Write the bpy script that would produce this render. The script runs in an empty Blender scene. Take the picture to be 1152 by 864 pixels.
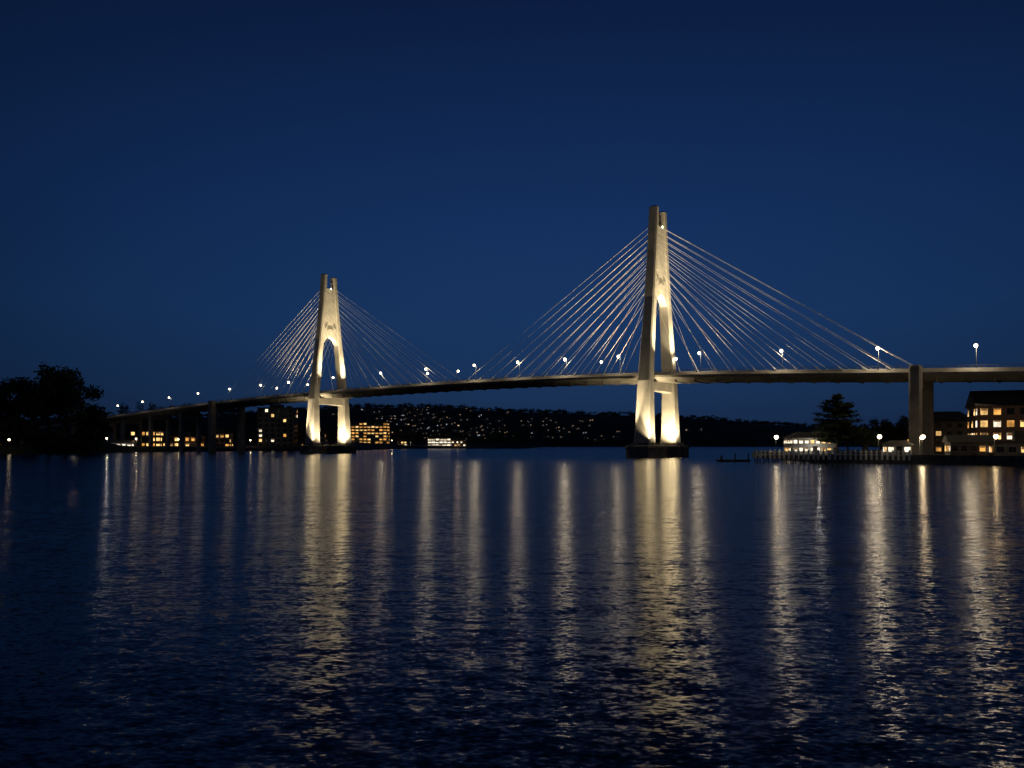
import bpy, math, random
from mathutils import Vector, noise
random.seed(7)
ZOOM=(1,0)
S=bpy.context.scene
S.view_settings.view_transform='Standard'; S.view_settings.look='None'; S.view_settings.exposure=0
# ---------------------------------------------------------------- helpers
class MB:
    def __init__(s): s.v=[];s.f=[];s.m=[]
    def add(s,vs,fs,m=0):
        o=len(s.v); s.v+= [tuple(v) for v in vs]
        for f in fs: s.f.append(tuple(i+o for i in f)); s.m.append(m)
    def obox(s,c,ax,ay,az,m=0):
        c=Vector(c);ax=Vector(ax);ay=Vector(ay);az=Vector(az)
        vs=[c+i*ax+j*ay+k*az for k in(-1,1) for j in(-1,1) for i in(-1,1)]
        s.add(vs,[(0,2,3,1),(4,5,7,6),(0,1,5,4),(2,6,7,3),(0,4,6,2),(1,3,7,5)],m)
    def box(s,x0,x1,y0,y1,z0,z1,m=0):
        s.obox(((x0+x1)/2,(y0+y1)/2,(z0+z1)/2),((x1-x0)/2,0,0),(0,(y1-y0)/2,0),(0,0,(z1-z0)/2),m)
    def tube(s,p,q,r0,r1,n=6,m=0,caps=True):
        p=Vector(p);q=Vector(q);d=(q-p).normalized()
        a=d.orthogonal().normalized();b=d.cross(a)
        vs=[]
        for c,r in((p,r0),(q,r1)):
            for i in range(n):
                t=2*math.pi*i/n; vs.append(c+r*(math.cos(t)*a+math.sin(t)*b))
        fs=[(i,(i+1)%n,n+(i+1)%n,n+i) for i in range(n)]
        if caps: fs+=[tuple(range(n-1,-1,-1)),tuple(range(n,2*n))]
        s.add(vs,fs,m)
    def loft(s,rings,m=0,caps=True):
        n=len(rings[0]);vs=[p for r in rings for p in r];fs=[]
        for k in range(len(rings)-1):
            for i in range(n):
                j=(i+1)%n; fs.append((k*n+i,k*n+j,(k+1)*n+j,(k+1)*n+i))
        if caps: fs+=[tuple(range(n-1,-1,-1)),tuple(range((len(rings)-1)*n,len(rings)*n))]
        s.add(vs,fs,m)
    def leaf(s,c,sz,m=0,flat=0.0):
        n=Vector((random.gauss(0,1),random.gauss(0,1),random.gauss(0,1)+flat)).normalized()
        a=n.orthogonal().normalized();b=n.cross(a);t=random.random()*6.28
        a,b=a*math.cos(t)+b*math.sin(t),b*math.cos(t)-a*math.sin(t)
        c=Vector(c);k=random.uniform(.6,1.2)*sz
        s.add([c-a*k,c-b*k*.5,c+a*k,c+b*k*.5],[(0,1,2,3)],m)
    def mesh(s,name,mats):
        me=bpy.data.meshes.new(name);me.from_pydata(s.v,[],s.f)
        for m in mats: me.materials.append(m)
        me.polygons.foreach_set('material_index',s.m);me.update();return me
    def obj(s,name,mats,parent=None,smooth=False):
        me=s.mesh(name,mats);o=bpy.data.objects.new(name,me);S.collection.objects.link(o)
        if smooth: me.polygons.foreach_set('use_smooth',[True]*len(me.polygons))
        if parent: o.parent=parent
        return o
def empty(name,loc=(0,0,0)):
    o=bpy.data.objects.new(name,None);o.location=loc;S.collection.objects.link(o);return o
def mat(name,col,rough=.7,var=.25,scale=.5,emit=None,es=0,metal=0,bump=0):
    m=bpy.data.materials.new(name);m.use_nodes=True;nt=m.node_tree;b=nt.nodes['Principled BSDF']
    b.inputs['Roughness'].default_value=rough;b.inputs['Metallic'].default_value=metal
    tc=nt.nodes.new('ShaderNodeTexCoord')
    n=nt.nodes.new('ShaderNodeTexNoise');n.inputs['Scale'].default_value=scale;n.inputs['Detail'].default_value=3
    nt.links.new(tc.outputs['Object'],n.inputs['Vector'])
    r=nt.nodes.new('ShaderNodeValToRGB')
    r.color_ramp.elements[0].position=.3;r.color_ramp.elements[1].position=.7
    r.color_ramp.elements[0].color=tuple(c*(1-var) for c in col)+(1,)
    r.color_ramp.elements[1].color=tuple(min(1,c*(1+var)) for c in col)+(1,)
    nt.links.new(n.outputs['Fac'],r.inputs['Fac']);nt.links.new(r.outputs['Color'],b.inputs['Base Color'])
    if emit:
        b.inputs['Emission Color'].default_value=emit+(1,)
        if var and es<20:
            mp=nt.nodes.new('ShaderNodeMapRange');mp.inputs['From Min'].default_value=.35;mp.inputs['From Max'].default_value=.65
            mp.inputs['To Min'].default_value=es*.45;mp.inputs['To Max'].default_value=es*1.4
            nt.links.new(n.outputs['Fac'],mp.inputs['Value']);nt.links.new(mp.outputs[0],b.inputs['Emission Strength'])
        else: b.inputs['Emission Strength'].default_value=es
        m.cycles.emission_sampling='NONE'
    if bump:
        bn=nt.nodes.new('ShaderNodeBump');bn.inputs['Strength'].default_value=bump
        nt.links.new(n.outputs['Fac'],bn.inputs['Height']);nt.links.new(bn.outputs[0],b.inputs['Normal'])
    return m
def light(kind,loc,power,col,parent,target=None,angle=60,radius=.3,blend=.6,name='lamp_light'):
    l=bpy.data.lights.new(name,kind);l.energy=power;l.color=col
    if hasattr(l,'shadow_soft_size'): l.shadow_soft_size=radius
    o=bpy.data.objects.new(name,l);S.collection.objects.link(o);o.location=loc
    if kind=='SPOT':
        l.spot_size=math.radians(angle);l.spot_blend=blend
        o.rotation_euler=(Vector(target)-Vector(loc)).to_track_quat('-Z','Y').to_euler()
    if parent:
        o.parent=parent
    return o
concrete=mat('tower_concrete',(.42,.40,.36),.8,.16,.25,bump=.15)
concrete2=mat('deck_concrete',(.24,.225,.20),.85,.25,.3,bump=.15)
dkconc=mat('pier_concrete',(.16,.15,.14),.9,.35,.5,bump=.3)
asphalt=mat('asphalt',(.05,.05,.052),.9,.2,2)
paint=mat('road_paint',(.8,.8,.78),.6,.1,3)
steel=mat('painted_steel',(.08,.085,.09),.5,.1,3,metal=.2)
cablem=mat('cable_sheath',(.75,.74,.7),.5,.08,1)
WARM=(1,.80,.52)
bulb=mat('lamp_bulb',(.8,.8,.8),.4,0,1,emit=(1,.80,.50),es=9)
# ---------------------------------------------------------------- world
W=bpy.data.worlds.new('World');S.world=W;W.use_nodes=True;nt=W.node_tree;nt.nodes.clear()
def N(t): return nt.nodes.new(t)
L=nt.links.new
tc=N('ShaderNodeTexCoord');sx=N('ShaderNodeSeparateXYZ');L(tc.outputs['Generated'],sx.inputs[0])
rp=N('ShaderNodeValToRGB');L(sx.outputs['Z'],rp.inputs['Fac'])
def lin(c): return tuple(((v/255+.055)/1.055)**2.4 if v>10 else v/255/12.92 for v in c)+(1,)
cr=rp.color_ramp
cr.elements[0].position=0;cr.elements[0].color=lin((20,38,68))
cr.elements[1].position=1;cr.elements[1].color=lin((6,14,34))
for p,c in((.06,(22,47,82)),(.16,(22,51,93)),(.28,(19,46,90)),(.5,(12,30,66))):
    e=cr.elements.new(p);e.color=lin(c)
dt=N('ShaderNodeVectorMath');dt.operation='DOT_PRODUCT';L(tc.outputs['Generated'],dt.inputs[0])
dt.inputs[1].default_value=Vector((.08,1,.18)).normalized()
mr=N('ShaderNodeMapRange');mr.inputs['From Min'].default_value=.6;mr.inputs['From Max'].default_value=1
mr.inputs['To Min'].default_value=.22;mr.inputs['To Max'].default_value=1.05;L(dt.outputs['Value'],mr.inputs['Value'])
mu=N('ShaderNodeVectorMath');mu.operation='SCALE';L(rp.outputs['Color'],mu.inputs[0]);L(mr.outputs[0],mu.inputs['Scale'])
bg=N('ShaderNodeBackground');L(mu.outputs[0],bg.inputs['Color']);bg.inputs['Strength'].default_value=1
sk=N('ShaderNodeTexSky');sk.sky_type='NISHITA';sk.sun_disc=False;sk.sun_elevation=math.radians(-5);sk.sun_rotation=math.radians(5)
bg2=N('ShaderNodeBackground');L(sk.outputs[0],bg2.inputs['Color']);bg2.inputs['Strength'].default_value=.01
ad=N('ShaderNodeAddShader');L(bg.outputs[0],ad.inputs[0]);L(bg2.outputs[0],ad.inputs[1])
ow=N('ShaderNodeOutputWorld');L(ad.outputs[0],ow.inputs[0])
sun=bpy.data.lights.new('sun','SUN');sun.energy=.03;sun.angle=math.radians(10);sun.color=(.6,.75,1)
so=bpy.data.objects.new('sun',sun);S.collection.objects.link(so);so.rotation_euler=(math.radians(55),0,math.radians(-20))
# ---------------------------------------------------------------- camera
cam=bpy.data.cameras.new('camera');co=bpy.data.objects.new('camera',cam);S.collection.objects.link(co)
co.location=(0,0,4.5);co.rotation_euler=(math.radians(90),0,0)
cam.lens=27.2*ZOOM[0];cam.shift_x=ZOOM[1];cam.sensor_width=36;cam.shift_y=.059*ZOOM[0];cam.clip_end=20000;cam.clip_start=.1;S.camera=co
# ---------------------------------------------------------------- water
wm=bpy.data.materials.new('water');wm.use_nodes=True;nt=wm.node_tree;L=nt.links.new
b=nt.nodes['Principled BSDF'];b.inputs['Base Color'].default_value=(.002,.005,.012,1)
b.inputs['Roughness'].default_value=.17;b.inputs['IOR'].default_value=1.333
tc=N('ShaderNodeTexCoord')
acc=None
for sc,sxx,ax,ay,det in((.5,.4,.03,.12,1),(4.0,.4,.08,.38,1),(14,.5,.13,.54,1)):
    mp=N('ShaderNodeMapping');mp.inputs['Scale'].default_value=(sxx,1,1);mp.inputs['Rotation'].default_value=(0,0,.03*sc-.1)
    L(tc.outputs['Object'],mp.inputs[0])
    n=N('ShaderNodeTexNoise');n.inputs['Scale'].default_value=sc;n.inputs['Detail'].default_value=det;L(mp.outputs[0],n.inputs['Vector'])
    s1=N('ShaderNodeVectorMath');s1.operation='SUBTRACT';L(n.outputs['Color'],s1.inputs[0]);s1.inputs[1].default_value=(.5,.5,.5)
    s2=N('ShaderNodeVectorMath');s2.operation='MULTIPLY';L(s1.outputs[0],s2.inputs[0]);s2.inputs[1].default_value=(ax,ay,0)
    if acc is None: acc=s2
    else:
        a=N('ShaderNodeVectorMath');a.operation='ADD';L(acc.outputs[0],a.inputs[0]);L(s2.outputs[0],a.inputs[1]);acc=a
# patches of calmer and rougher water
pn=N('ShaderNodeTexNoise');pn.inputs['Scale'].default_value=.06;pn.inputs['Detail'].default_value=2
mp=N('ShaderNodeMapping');mp.inputs['Scale'].default_value=(.3,1,1);L(tc.outputs['Object'],mp.inputs[0]);L(mp.outputs[0],pn.inputs['Vector'])
pr=N('ShaderNodeMapRange');pr.inputs['From Min'].default_value=.35;pr.inputs['From Max'].default_value=.65
pr.inputs['To Min'].default_value=.8;pr.inputs['To Max'].default_value=1.2;L(pn.outputs['Fac'],pr.inputs['Value'])
sc=N('ShaderNodeVectorMath');sc.operation='SCALE';L(acc.outputs[0],sc.inputs[0]);L(pr.outputs[0],sc.inputs['Scale'])
a=N('ShaderNodeVectorMath');a.operation='ADD';L(sc.outputs[0],a.inputs[0]);a.inputs[1].default_value=(0,0,1)
nn=N('ShaderNodeVectorMath');nn.operation='NORMALIZE';L(a.outputs[0],nn.inputs[0]);L(nn.outputs[0],b.inputs['Normal'])
m=MB();m.add([(-9000,-300,0),(9000,-300,0),(9000,12000,0),(-9000,12000,0)],[(0,1,2,3)]);m.obj('water',[wm])
# ---------------------------------------------------------------- bridge frame
U=Vector((-.795,.607,0)).normalized();V=Vector((.607,.795,0)).normalized();T1=Vector((52.8,280,0))
def B(s,w,z): return T1+U*s+V*w+Vector((0,0,z))
ZK=[(-260,17.5),(-200,20.5),(-111,25.3),(-85,26.5),(0,30.2),(79,31.6),(183,31.0),(282,28.6),(431,21.9),(520,17.5)]
def dz(s):
    for i in range(len(ZK)-1):
        if ZK[i][0]<=s<=ZK[i+1][0]:
            p0=ZK[max(i-1,0)];p1=ZK[i];p2=ZK[i+1];p3=ZK[min(i+2,len(ZK)-1)]
            h=p2[0]-p1[0];t=(s-p1[0])/h
            m1=(p2[1]-p0[1])/(p2[0]-p0[0])*h;m2=(p3[1]-p1[1])/(p3[0]-p1[0])*h
            return (2*t**3-3*t*t+1)*p1[1]+(t**3-2*t*t+t)*m1+(-2*t**3+3*t*t)*p2[1]+(t**3-t*t)*m2
    return ZK[0][1] if s<0 else ZK[-1][1]
bridge=empty('cable_stayed_bridge')
# deck (z given = top of parapet)
sec=[(-6.2,-1.0),(-6.2,-.05),(-6.55,-.05),(-7.6,-1.25),(-7.4,-2.0),(-4.6,-3.4),(4.6,-3.4),(7.4,-2.0),(7.6,-1.25),(6.55,-.05),(6.2,-.05),(6.2,-1.0)]
m=MB();rings=[]
s=-240
while s<=510: rings.append([B(s,w,dz(s)+z) for w,z in sec]);s+=6
m.loft(rings);m.obj('deck',[concrete2],bridge)
m=MB()
s=-240
while s<504:
    m.add([B(s,-6.19,dz(s)-.99),B(s,6.19,dz(s)-.99),B(s+6,6.19,dz(s+6)-.99),B(s+6,-6.19,dz(s+6)-.99)],[(0,1,2,3)],0)
    for w in(-.12,):
        m.add([B(s,w,dz(s)-.983),B(s,w+.24,dz(s)-.983),B(s+3,w+.24,dz(s+3)-.983),B(s+3,w,dz(s+3)-.983)],[(0,1,2,3)],1)
    s+=6
m.obj('roadway',[asphalt,paint],bridge)
m=MB()
s=-240
while s<504:
    for w in(-6.4,6.4):
        m.tube(B(s,w,dz(s)-.1),B(s,w,dz(s)+.75),.05,.05,4)
        m.tube(B(s,w,dz(s)+.72),B(s+3,w,dz(s+3)+.72),.06,.06,4,caps=False)
        m.tube(B(s,w,dz(s)+.35),B(s+3,w,dz(s+3)+.35),.04,.04,4,caps=False)
    s+=3
m.obj('railing',[steel],bridge)
# expansion/segment joints under the deck: transverse ribs
m=MB();s=-236
while s<500:
    c=B(s,0,dz(s)-3.1);m.obox(c,U*.18,V*5.9,Vector((0,0,.55)));s+=7.3
m.obj('deck_ribs',[concrete2],bridge)
# towers
LEG=[(3.9,20.4,6.6,5.0),(9,20.1,5.9,4.5),(27,18.8,5.0,3.6),(44,14.6,4.3,3.1),(57,11.4,3.9,2.8),(74,8.2,3.5,2.4),(90,5.9,3.2,2.2)]
def leg(z):
    for i in range(len(LEG)-1):
        if LEG[i][0]<=z<=LEG[i+1][0]:
            t=(z-LEG[i][0])/(LEG[i+1][0]-LEG[i][0]);return [LEG[i][k]*(1-t)+LEG[i+1][k]*t for k in(1,2,3)]
    return LEG[-1][1:]
def octr(s0,wc,z,wu,wv,ch):
    a,b=wu/2,wv/2
    return [B(s0+x,wc+y,z) for x,y in((-a+ch,-b),(a-ch,-b),(a,-b+ch),(a,b-ch),(a-ch,b),(-a+ch,b),(-a,b-ch),(-a,-b+ch))]
def tower(s0,cr_=.06):
    t=empty('bridge_tower');t.parent=bridge
    m=MB()
    for sg in(-1,1):
        rings=[]
        z=3.9
        zs=[3.9,6,9,15,21,27,33,39,44,50,57,63,69,74,80,86]
        for z in zs:
            sp,wu,wv=leg(z);rings.append(octr(s0,sg*sp/2,z,wu,wv,.45))
        sp,wu,wv=leg(89.2);top=90 if sg<0 else 89.2
        rings.append(octr(s0,sg*sp/2,top-.4,wu,wv,.45));rings.append(octr(s0,sg*sp/2,top,wu*.8,wv*.8,.4))
        m.loft(rings)
    m.obj('legs',[concrete],t)
    m=MB();n=24;K=12
    front=[];back=[]
    for i in range(n+1):
        tt=-1+2*i/n;zb=48+10.5*math.sqrt(max(0,1-tt*tt));col=[]
        for k in range(K+1):
            z=zb+(83-zb)*k/K;sp,wu,wv=leg(z);th=wu*.27 if z>64 else wu*.36
            col.append((tt*sp/2,z,th))
        front.append([B(s0-c[2],c[0],c[1]) for c in col]);back.append([B(s0+c[2],c[0],c[1]) for c in col])
    vs=[p for c in front for p in c]+[p for c in back for p in c];o=(n+1)*(K+1);fs=[]
    for i in range(n):
        for k in range(K):
            a=i*(K+1)+k;fs.append((a,a+1,a+K+2,a+K+1));fs.append((o+a,o+a+K+1,o+a+K+2,o+a+1))
        a=i*(K+1);fs.append((a,a+K+1,o+a+K+1,o+a));a=i*(K+1)+K;fs.append((a,o+a,o+a+K+1,a+K+1))
    m.add(vs,fs);m.obj('portal_web',[concrete],t)
    zd=dz(s0)-3.5
    m=MB();r=[]
    for w,h in((-9.5,3.8),(-7,3.2),(0,2.9),(7,3.2),(9.5,3.8)):
        r.append([B(s0-1.9,w,zd-h),B(s0+1.9,w,zd-h),B(s0+2.1,w,zd),B(s0-2.1,w,zd)])
    m.loft(r);m.obj('crossbeam',[concrete],t)
    m=MB()
    def pl(a,b,z,r=2.5): return [B(s0+x,y,z) for x,y in((-a+r,-b),(a-r,-b),(a,-b+r),(a,b-r),(a-r,b),(-a+r,b),(-a,b-r),(-a,-b+r))]
    m.loft([pl(6.2,15,-3),pl(6.2,15,3.0),pl(6.5,15.3,3.02),pl(6.5,15.3,3.9),pl(6.2,15,4.1)])
    for sg in(-1,1):
        sp,wu,wv=leg(4);m.loft([octr(s0,sg*sp/2,4.0,wu+1.4,wv+1.4,.6),octr(s0,sg*sp/2,5.0,wu+1.0,wv+1.0,.6)])
    m.obj('pier_base',[dkconc],t)
    # fender posts
    m=MB()
    for k in range(-5,6):
        for sg in(-1,1): m.tube(B(s0+sg*6.75,k*2.2,-2),B(s0+sg*6.75,k*2.2,3.4),.22,.22,6)
    m.obj('fender_piles',[dkconc],t)
    # floodlights
    FL=(1,.79,.46)
    fm=MB()
    def flood(s,w,z,ts,tw,tz,P,ang,rad=.35):
        p=B(s0+s,w,z);q=B(s0+ts,tw,tz);d=(q-p).normalized()
        fm.tube(p-d*.5,p-d*.1,.2,.38,8);fm.tube(B(s0+s,w,z-.9),p-d*.4,.06,.06,4)
        light('SPOT',p+d*.05,P,FL,t,q,ang,rad,1.0,'floodlight_beam')
    for sg in(-1,1):
        flood(-4.9,sg*2.5,4.9,-1,sg*9.4,15,42000,110)
    flood(-5.2,-14.2,4.8,0,-9,20,14000,80)
    flood(-5.4,9.5,4.9,-1,9,24,9000,80)
    # long-throw floods on the pier nose washing the outer faces of the near leg
    flood(-3.2,-14.6,4.8,-.4,-8.2,50,75000,44);flood(3.2,-14.6,4.8,.4,-5.5,74,150000,26)
    for sg in(-1,1):
        flood(-9,sg*5.6,dz(s0)+.2,-.9,sg*5.8,56,75000,60)
    flood(-10,0,dz(s0)+.3,0,0,76,150000,34);flood(10,0,dz(s0)+.3,0,0,70,30000,34)
    flood(-9,-8.6,dz(s0)-.2,0,-4.5,68,60000,40)
    flood(-8,8.4,dz(s0)-.2,0,5.5,58,50000,46)
    # wide floods washing the stay fans
    flood(-14,0,dz(s0)+.3,-30,0,66,60000,95);flood(14,0,dz(s0)+.3,30,0,66,90000,95)
    fm.obj('floodlights',[steel],t)
    # cables
    m=MB()
    for sg in(-1,1):
        for dr in(-1,1):
            for i in range(12):
                dd=12+6.7*i;za=59.5+i*2.15;sp,_,_=leg(za)
                e=s0+dr*dd;m.tube(B(s0+dr*.8,sg*sp/2,za),B(e,sg*6.9,dz(e)-.3),cr_,cr_,5)
                m.tube(B(e,sg*6.9,dz(e)-.6),B(e,sg*6.9,dz(e)-.6)+(B(s0,sg*sp/2,za)-B(e,sg*6.9,dz(e)-.3)).normalized()*2.2,.14,.12,6)
    m.obj('stay_cables',[cablem],t)
    m=MB();m.tube(B(s0-1.8,0,82.5),B(s0-1.8,0,83.2),.2,.2,8);m.obj('beacon',[bulb],t)
    return t
tower(0);tower(182.9,.055)
def bent(s0,wc,zb,zt,w=3.0):
    t=empty('approach_pier');t.parent=bridge;m=MB()
    for sg in(-1,1):
        m.loft([octr(s0,sg*wc,zb,w+.5,w+.3,.5),octr(s0,sg*wc,zb+5,w,w-.2,.5),octr(s0,sg*wc,zt-.5,w,w-.2,.5),octr(s0,sg*wc,zt,w*.75,w*.7,.4)])
    zd=dz(s0)-3.5
    m.loft([[B(s0-1.2,ww,zd-2.4),B(s0+1.2,ww,zd-2.4),B(s0+1.25,ww,zd),B(s0-1.25,ww,zd)] for ww in(-wc,wc)])
    m.obj('columns',[concrete2],t)
bent(-85.5,9.3,-2,dz(-85.5)+.6,3.2);bent(273,9.3,-2,dz(273)+.4,3.6)
for s0 in(-135,-180,-225,312,348,384,420,456,490): bent(s0,5.6,-2,dz(s0)-3.6,2.6)
# ---------------------------------------------------------------- street lamps
def lampmesh(h=6.6,arm=1.0):
    m=MB()
    m.tube((0,0,0),(0,0,.5),.17,.15,8);m.tube((0,0,.5),(0,0,h-.5),.09,.05,8)
    pts=[(0,0,h-.5),(0,-arm*.15,h-.15),(0,-arm*.5,h+.05),(0,-arm,h+.1)]
    for p,q in zip(pts,pts[1:]): m.tube(p,q,.05,.04,6)
    yc=-arm-.2;m.tube((0,yc,h+.02),(0,yc,h+.2),.3,.12,10)
    rr=[]
    for z,r in((.02,.28),(-.15,.44),(-.38,.5),(-.62,.44),(-.82,.28),(-.9,.08)):
        rr.append([(r*math.cos(k*math.pi/5),yc+r*math.sin(k*math.pi/5),h+z) for k in range(10)])
    m.loft(rr,1)
    return m.mesh('street_lamp',[steel,bulb])
LM=lampmesh();LS=lampmesh(5.0,.6)
def street_lamp(p,rot,P,me=LM,h=6.6,arm=1.0,col=WARM):
    o=bpy.data.objects.new('street_lamp',me);S.collection.objects.link(o);o.location=p;o.rotation_euler=(0,0,rot)
    if P<=0: return
    l=bpy.data.lights.new('lamp_light','POINT');l.energy=P;l.color=col;l.shadow_soft_size=.15
    lo=bpy.data.objects.new('lamp_light',l);S.collection.objects.link(lo);lo.parent=o;lo.location=(0,-arm-.2,h-1.08)
ang=math.atan2(V.y,V.x)-math.pi/2   # local -Y -> -V
LP={-100.2:2300,-75.2:2600,-47:1800,-19.4:1700,11.8:1300,35:2000,57.5:1200,80.2:1600,108:1300,136.6:900}
for s in(-155,-128,-100.2,-75.2,-47,-19.4,11.8,35,57.5,80.2,108,136.6,170,205,229,258,290,322,354,386,418,450):
    street_lamp(B(s,-6.75,dz(s)-.3),ang,LP.get(s,random.uniform(150,350)))
for s in(28.4,103,122,210,237,-3.3):
    street_lamp(B(s,6.75,dz(s)-.3),ang+math.pi,300)
# ---------------------------------------------------------------- terrain
def smooth(t): t=max(0,min(1,t));return t*t*(3-2*t)
def pw(x,P):
    if x<=P[0][0]: return P[0][1]
    for a,b in zip(P,P[1:]):
        if x<=b[0]: return a[1]+(b[1]-a[1])*(x-a[0])/(b[0]-a[0])
    return P[-1][1]
SH=[(-2000,340),(-330,352),(-224,366),(-205,470),(-150,545),(-122,560),(-116,800),(-20,850),(20,900),(60,1480),(1800,1500),(4000,1500)]
RG=[(-2500,60),(-749,74),(-565,89),(-405,98),(-290,101),(-129,94),(9,87),(147,82),(331,75),(492,68),(630,57),(722,50),(883,44),(1324,44),(3500,60)]
def hz(x,y):
    d=y-pw(x,SH)
    if d<0: return -3
    z=1.6+min(d,60)*.03
    z+=10*math.exp(-((x+250)/36)**2-((y-402)/26)**2)*smooth(d/20)
    z+=27*math.exp(-((x+340)/130)**2-((y-760)/90)**2)
    r=pw(x,RG)
    if y>1480: z+=(r-3)*smooth((y-1480)/520)+ (noise.noise(Vector((x/90,y/90,0)))*6+noise.noise(Vector((x/25,y/25,3)))*3)*smooth((y-1500)/200)
    return z
m=MB();xs=[-2600+i*14 for i in range(400)];ys=[332+j*13 for j in range(52)]+[1010+j*22 for j in range(62)]
vs=[(x,y,hz(x,y)) for y in ys for x in xs];nx=len(xs)
fs=[(j*nx+i,j*nx+i+1,(j+1)*nx+i+1,(j+1)*nx+i) for j in range(len(ys)-1) for i in range(nx-1) if max(vs[j*nx+i][2],vs[j*nx+i+1][2],vs[(j+1)*nx+i+1][2],vs[(j+1)*nx+i][2])>-2]
hillm=mat('hill_vegetation',(.022,.03,.018),.95,.5,.04)
m.add(vs,fs);m.obj('hills',[hillm],smooth=True)
# ---------------------------------------------------------------- town lights on hill
housew=mat('house_wall',(.25,.23,.2),.8,.3,.1);roofm=mat('roof_tiles',(.07,.06,.055),.85,.3,1)
litw=[mat('lit_window_warm',(.3,.2,.1),.5,.6,.35,emit=(1,.60,.20),es=1.4),mat('lit_window_amber',(.3,.2,.1),.5,.6,.3,emit=(1,.46,.10),es=.9),
      mat('lit_window_white',(.5,.5,.5),.5,.4,.3,emit=(1,.85,.62),es=1.5)]
glass=mat('dark_glass',(.02,.025,.03),.15,.2,.5)
tl=mat('town_light_warm',(.5,.4,.3),.5,0,1,emit=(1,.66,.38),es=.8);tw=mat('town_light_white',(.5,.5,.5),.5,0,1,emit=(.85,.9,1),es=.5);td=mat('town_light_dim',(.5,.4,.3),.5,0,1,emit=(1,.7,.5),es=.19)
m=MB()
for i in range(210):
    if random.random()<.6: px=random.gauss(475,36);py=random.uniform(461,492)
    elif random.random()<.5: px=random.gauss(600,40);py=random.uniform(472,496)
    else: px=random.uniform(390,800);py=random.uniform(480,499)
    x0=(px-576)/870
    y=1520
    while y<2010 and (hz(x0*y,y)-4.5)/y*870<500-py: y+=12
    x=x0*y;z=hz(x,y)
    if z<1: continue
    w=random.uniform(4,8);d=random.uniform(4,6);h=random.uniform(3,7)
    m.box(x-w,x+w,y-d,y+d,z-3,z+h,0)
    m.add([(x-w,y-d,z+h),(x+w,y-d,z+h),(x+w,y+d,z+h),(x-w,y+d,z+h),(x-w,y,z+h+3),(x+w,y,z+h+3)],[(0,1,5,4),(2,3,4,5),(0,4,3),(1,2,5)],1)
    k=random.choice((2,4,4,4,4,4,4,3));sz=random.uniform(.5,1.1)
    for q in range(random.choice((1,1,2))):
        wx=x+random.uniform(-w+1.3,w-1.3);zz=z+random.uniform(1.3,h-1)
        m.box(wx-sz,wx+sz,y-d-.5,y-d-.02,zz-sz*.8,zz+sz*.8,k)
m.obj('distant_town',[housew,roofm,tl,tw,td])
# ---------------------------------------------------------------- buildings
def building(name,c,w,d,h,rot,floors,cols,wall,lit=.4,mats=(0,0,1,2),roof='flat',wf=.6,hf=.55,z0=1.5,seed=1,rh=4):
    rnd=random.Random(seed);e=empty(name,(c[0],c[1],z0));e.rotation_euler=(0,0,rot)
    m=MB();m.box(-w/2,w/2,-d/2,d/2,-1,h);m.obj('walls',[wall],e)
    m=MB()
    if roof=='flat':
        m.box(-w/2-.3,w/2+.3,-d/2-.3,d/2+.3,h+.003,h+.6);m.box(-w*.2,w*.15,-d*.2,d*.2,h+.6,h+3)
        m.box(w*.25,w*.38,-d*.1,d*.2,h+.6,h+2)
    else:
        o=.6;m.add([(-w/2-o,-d/2-o,h),(w/2+o,-d/2-o,h),(w/2+o,d/2+o,h),(-w/2-o,d/2+o,h),(-w/2-o*(roof!='hip')+(w*.2 if roof=='hip' else 0),0,h+rh),(w/2+o-(w*.2 if roof=='hip' else 0),0,h+rh)],[(0,1,5,4),(2,3,4,5),(0,4,3),(1,2,5),(3,2,1,0)])
    m.obj('roof',[roofm],e)
    m=MB();f=MB();fh=h/floors
    for face in range(4):
        W=w if face%2==0 else d;D=d if face%2==0 else w;n=max(1,round(cols*W/w));cw=W/n
        a=face*math.pi/2;ax=Vector((math.cos(a),math.sin(a),0));nr=Vector((math.sin(a),-math.cos(a),0))
        for r in range(floors):
            for k in range(n):
                cc=ax*(-W/2+(k+.5)*cw)+nr*(D/2+.03)+Vector((0,0,(r+.52)*fh))
                mi=rnd.choice(mats) if rnd.random()<lit else 3
                ww=cw*wf/2;hh=fh*hf/2
                for sg in(-1,1):
                    m.obox(cc+ax*sg*ww*.5,ax*ww*.47,nr*.02,Vector((0,0,hh)),mi)
                f.obox(cc+Vector((0,0,-hh-.12)),ax*(ww+.15),nr*.14,Vector((0,0,.08)))
                f.obox(cc+Vector((0,0,hh+.1)),ax*(ww+.1),nr*.06,Vector((0,0,.07)))
                if mi<3 and rnd.random()<.5:
                    bh=hh*rnd.uniform(.2,.6);f.obox(cc+nr*.045+Vector((0,0,hh-bh)),ax*ww*.9,nr*.01,Vector((0,0,bh)),1)
        if roof=='flat' and floors>2:
            for r in range(1,floors):
                f.obox(nr*(D/2+.08)+Vector((0,0,r*fh)),ax*(W/2+.07-(face%2)*.16),nr*.07,Vector((0,0,.1)))
    m.obj('windows',litw+[glass],e);f.obj('window_frames',[housew,blind],e)
    m=MB();m.box(-.7,.7,-d/2-.1,-d/2-.02,0,2.3);m.obj('door',[roofm],e)
    return e
blind=mat('window_blind',(.3,.22,.12),.8,.3,2,emit=(1,.5,.2),es=.15)
brick=mat('brick',(.22,.13,.09),.9,.3,1.5);stucco=mat('dark_stucco',(.14,.13,.12),.9,.25,.3);white=mat('white_weatherboard',(.75,.74,.7),.7,.08,1)
ZL=1.7
building('apartment_building',(-155.5,850),39,18,27,0,8,9,stucco,.8,(1,1,0,1),seed=3,wf=.7,hf=.5)
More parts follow.
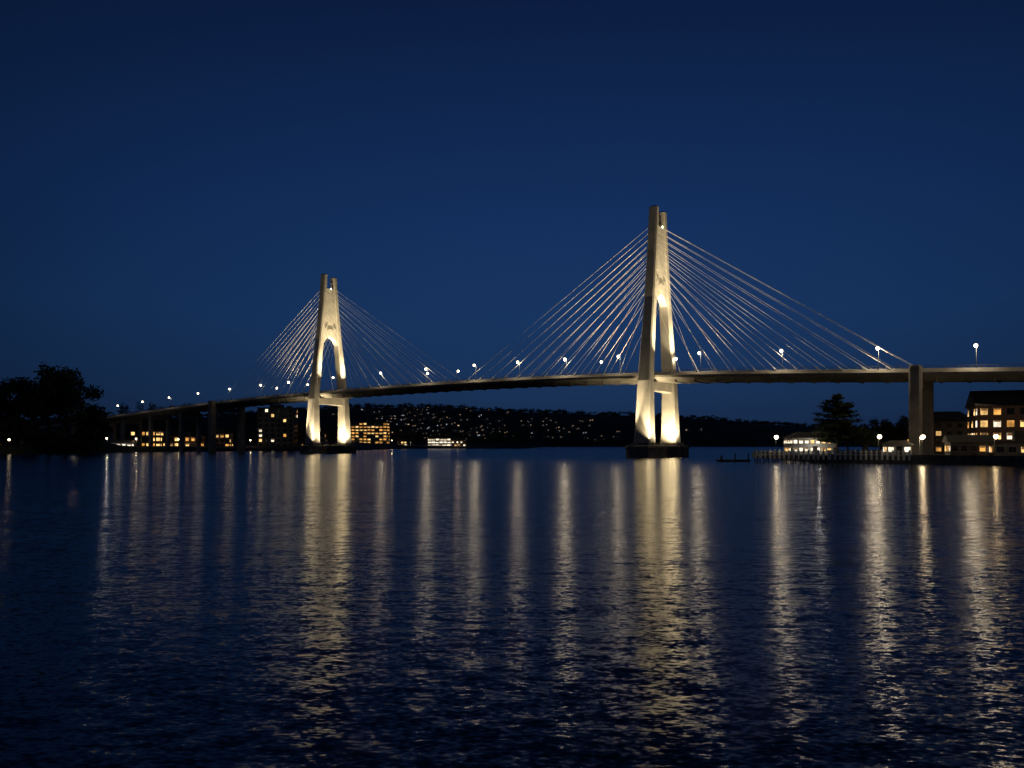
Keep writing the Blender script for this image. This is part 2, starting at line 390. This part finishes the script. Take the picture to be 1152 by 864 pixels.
building('apartment_building',(-174,575),26,16,29,.1,8,6,stucco,.1,(2,0,1),seed=5,wf=.45,z0=2)
building('office_building',(-80,880),30,14,9.5,0,3,7,white,.95,(2,2,2),seed=8,wf=.85,hf=.5,z0=2)
building('office_building',(-150,590),18,14,11,0,3,5,stucco,.2,(0,1),seed=18,wf=.6,hf=.5,z0=2)
building('waterfront_shop',(-258,548),20,10,12,.15,3,6,stucco,.5,(0,1),seed=9,wf=.7,z0=2)
building('waterfront_shop',(-229,545),22,10,8,.1,2,6,brick,.5,(1,0),seed=11,wf=.6,z0=2)
building('waterfront_shop',(-206,548),14,9,10,.1,3,4,brick,.35,(1,0),seed=12,wf=.6,z0=2)
building('boat_shed',(-236,470),12,7,3.6,.1,1,4,white,.8,(2,),roof='gable',seed=13,z0=1.8,rh=1.8)
building('waterfront_house',(-60,866),16,10,7,.1,2,5,stucco,.4,(0,2),roof='gable',seed=15,z0=2,rh=3)
building('waterfront_house',(-118,846),14,10,6,.1,2,4,stucco,.4,(0,2),roof='gable',seed=16,z0=2,rh=3)
# right bank
landm=mat('ground',(.05,.05,.04),.95,.4,.3);seaw=mat('seawall_stone',(.12,.115,.1),.9,.5,.8,bump=.4)
OUT=[(77,189),(93,179.5),(106,163),(135,140),(210,118),(800,110),(1500,200),(1500,800),(500,800),(300,520),(120,330),(90,290),(82,240),(78,206)]
m=MB();n=len(OUT)
m.add([(x,y,ZL) for x,y in OUT],[tuple(range(n))],0)
m.add([(x,y,-3) for x,y in OUT]+[(x,y,ZL-.02) for x,y in OUT],[(i,(i+1)%n,n+(i+1)%n,n+i) for i in range(n)],1)
m.obj('ground',[landm,seaw])
m=MB()
for a,c in zip(OUT[:5],OUT[1:6]):
    a=Vector((*a,0));c=Vector((*c,0));d=(c-a);nn_=Vector((-d.y,d.x,0)).normalized();m.obox((a+c)/2+nn_*.35+Vector((0,0,ZL+.2)),d/2,nn_*.3,Vector((0,0,.2)))
m.obj('seawall_coping',[seaw])
building('brick_building',(144,215),28,16,13.4,-.38,4,9,brick,.68,(0,1,0,2),roof='gable',seed=21,wf=.56,hf=.52,z0=ZL,rh=4.6)
building('brick_building',(139,252),18,14,10,-.3,4,6,stucco,.12,(0,1),roof='hip',seed=22,wf=.5,z0=ZL,rh=3.5)
building('boathouse',(116,196),10,8,3.4,-.35,1,5,stucco,.7,(2,0,1),roof='gable',seed=23,wf=.6,hf=.4,z0=ZL,rh=1.8)
building('boathouse',(124,186),15,7,3.0,-.4,1,6,stucco,.5,(0,2,1),roof='flat',seed=24,wf=.6,hf=.45,z0=ZL)
building('clubhouse',(92.5,240),13.5,9,4.8,-.05,2,8,white,.8,(2,2,0),roof='hip',seed=25,wf=.6,hf=.42,z0=ZL,rh=1.9)
building('kiosk',(103.5,208),6,4,2.7,-.2,1,3,white,1,(2,0),roof='hip',seed=26,wf=.7,hf=.5,z0=ZL,rh=1.2)
# wharf
wood=mat('wharf_timber',(.10,.085,.07),.9,.4,1.2);wpaint=mat('white_paint',(.8,.79,.75),.6,.08,2)
w=empty('timber_wharf');A=Vector((62,197.5,0));C=Vector((77.3,188.8,0));d=(C-A);dn=d.normalized();pn_=Vector((-dn.y,dn.x,0))
m=MB();L_=d.length
m.obox((A+C)/2+pn_*3.2+Vector((0,0,1.45)),dn*L_/2,pn_*3.2,Vector((0,0,.16)));m.obj('wharf_deck',[wood],w)
m=MB()
k=0
while k<L_:
    for o in(.2,3.2,6.2):
        q=A+dn*k+pn_*o;m.tube(q+Vector((0,0,-3)),q+Vector((0,0,1.3)),.2,.17,8)
    k+=2.2
m.obj('piles',[wood],w)
f=empty('white_picket_fence');m=MB();C2=Vector((93,179.5,0))
for P0,P1 in((A,C),(C,C2)):
    dd=P1-P0;l=dd.length;dn=dd.normalized();pn_=Vector((-dn.y,dn.x,0));k=.3
    while k<l:
        q=P0+dn*k-pn_*.12
        m.obox(q+Vector((0,0,1.95)),dn*.22,pn_*.05,Vector((0,0,1.15)));m.obox(q+Vector((0,0,3.18)),dn*.1,pn_*.04,Vector((0,0,.1)));k+=1.15
    for z in(2.0,2.75): m.obox((P0+P1)/2+pn_*.0+Vector((0,0,z)),dn*l/2,pn_*.03,Vector((0,0,.06)))
m.obj('pickets',[wpaint],f)
m=MB();m.box(54,62,201,204.5,.05,.55);m.box(54.5,55,202,202.4,.55,1.6);m.tube((58,201.2,-2),(58,201.2,2.2),.18,.18,8);m.tube((61.5,201.2,-2),(61.5,201.2,2.2),.18,.18,8);m.obj('floating_pontoon',[wood])
# bank lamps
for x,y,P,rot in((97.5,184,130,0),(108,205,500,.5),(111,178,100,0),(128,172,350,0),(122,196,150,0),(66,193.5,35,0),(86,181.5,35,0)):
    street_lamp((x,y,ZL),rot-.2,P,LS,5.0,.6,(1,.62,.26) if P in(130,100) else WARM)
light('POINT',(92,232,4.5),200,(1,.9,.75),None,radius=.3,name='clubhouse_porch_light')
for x,y,P in((-238,455,450),(-228,470,150),(-228,530,150),(-215,532,150),(-184,545,90),(-256,372,0),(-240,370,0),(-130,838,500),(-60,852,500),(-172,812,500)):
    street_lamp((x,y,hz(x,y)-.1),0,P,LS,5.0,.6,(1,.68,.36) if P!=450 else (.95,1,.9))
# ---------------------------------------------------------------- trees
lf=[mat('foliage_dark',(.035,.05,.022),.9,.4,.6),mat('foliage_light',(.07,.09,.04),.9,.4,.6)];bark=mat('bark',(.09,.07,.05),.95,.3,2)
def broad(h,r,seed,n=20,per=150,ls=.5):
    random.seed(seed);m=MB();pt=[Vector((0,0,-1))]
    for k in range(1,6): pt.append(Vector((random.uniform(-.4,.4)*k*.5,random.uniform(-.4,.4)*k*.5,h*.62*k/5)))
    for k in range(5): m.tube(pt[k],pt[k+1],.55-.08*k,.47-.08*k,8,2,caps=False)
    for i in range(n):
        a=random.random()*6.28;t=random.random();rr=r*random.uniform(.3,1.0)*(1-.45*abs(t-.35));zz=h*(.34+.58*t)
        c=Vector((rr*math.cos(a),rr*math.sin(a),zz));b0=pt[min(5,2+int(t*4))];mid=(b0+c)/2+Vector((0,0,.6))
        m.tube(b0,mid,.2,.13,5,2,caps=False);m.tube(mid,c,.13,.04,5,2,caps=False)
        cr_=r*random.uniform(.14,.32);mi=0 if random.random()<.6 else 1
        for j in range(per):
            v=Vector((random.gauss(0,1),random.gauss(0,1),random.gauss(0,.7)));v=v.normalized()*cr_*random.random()**.4*random.uniform(.8,1.25)
            m.leaf(c+v,ls,mi,.5)
    return m.mesh('tree',lf+[bark])
def conifer(h,r,seed):
    random.seed(seed);m=MB();m.tube((0,0,-1),(0,0,h*.6),.45,.25,8,2);m.tube((0,0,h*.6),(0,0,h),.25,.05,8,2)
    z=h*.2
    while z<h:
        t=(z/h);R=r*(1-t**2.2)*random.uniform(.75,1.12)+.8
        for k in range(random.choice((5,6,7))):
            a=random.random()*6.28;Rk=R*random.uniform(.55,1.1);e=Vector((Rk*math.cos(a),Rk*math.sin(a),z+Rk*random.uniform(.02,.22)))
            m.tube((0,0,z),e,.1,.03,5,2,caps=False)
            for j in range(int(34*Rk)):
                s_=random.uniform(.25,1.05);c=Vector((0,0,z)).lerp(e,s_);sp=.22*Rk*(1.15-s_*.6)
                m.leaf(c+Vector((random.gauss(0,sp),random.gauss(0,sp),random.gauss(0,.22)+.1)),.42,0 if random.random()<.6 else 1,1.5)
        z+=h*random.uniform(.045,.07)
    return m.mesh('pine_tree',lf+[bark])
def put(name,me,x,y,z,s=1,rot=0):
    o=bpy.data.objects.new(name,me);S.collection.objects.link(o);o.location=(x,y,z);o.scale=(s,s,s*random.uniform(.95,1.08));o.rotation_euler=(0,0,rot)
C1=conifer(18.3,7.6,3)
put('pine_tree',C1,97.5,232,ZL,1,0)
b1=broad(16,8,11,26,210);b2=broad(14,9,12,26,210);b3=broad(18,7,13,26,210,.55);b4=broad(7,4,14,16,130,.32)
put('broadleaf_tree',b4,106,231,ZL,1.2,1);put('broadleaf_tree',b4,102,224,ZL,.95,2)
put('broadleaf_tree',b2,125,262,ZL,.8,1);put('broadleaf_tree',b1,137,268,ZL,.75,3);put('broadleaf_tree',b3,118,272,ZL,.62,3)
random.seed(5)
for (x,y,me,s) in((-213,392,b3,1.3),(-224,388,b2,2.1),(-236,394,b1,2.0),(-247,398,b3,1.15),(-255,392,b2,1.85),(-266,396,b2,1.5),(-274,392,b1,1.15),(-285,398,b2,1.5),(-212,385,b4,1.9),(-239,378,b4,2),(-258,376,b4,2.2),(-222,376,b4,2.0),(-248,374,b4,1.8),(-270,376,b4,2.1),(-298,400,b1,1.3)):
    put('broadleaf_tree',me,x,y,hz(x,y)-.3,s,random.random()*6)
# distant masses
m=MB();random.seed(9)
def dtree(x,y,h,r,ls,n):
    z=hz(x,y);m.tube((x,y,z-1),(x,y,z+h*.5),.4,.2,5,2)
    for j in range(n):
        v=Vector((random.gauss(0,1),random.gauss(0,1),random.gauss(0,1))).normalized()*random.random()**.35
        m.leaf((x+v.x*r,y+v.y*r,z+h*.6+v.z*h*.42),ls,0 if random.random()<.65 else 1,.3)
for i in range(150):
    x=random.uniform(-470,-190);y=random.uniform(650,800);dtree(x,y,random.uniform(9,17),random.uniform(4,7),1.1,90)
for i in range(60):
    x=random.uniform(-330,-130);y=random.uniform(575,640)
    dtree(x,y,random.uniform(8,15),random.uniform(4,6),1.0,90)
for i in range(110):
    x=random.uniform(-260,20);y=random.uniform(890,1000);dtree(x,y,random.uniform(10,22),random.uniform(5,9),1.3,90)
for i in range(700):
    x=random.uniform(-850,900);y=random.uniform(1960,2060);dtree(x,y,random.uniform(5,12),random.uniform(5,10),2.2,26)
for i in range(300):
    x=random.uniform(60,1300);y=random.uniform(1505,1560);dtree(x,y,random.uniform(6,14),random.uniform(6,12),2.2,26)
m.obj('distant_trees',lf+[bark])
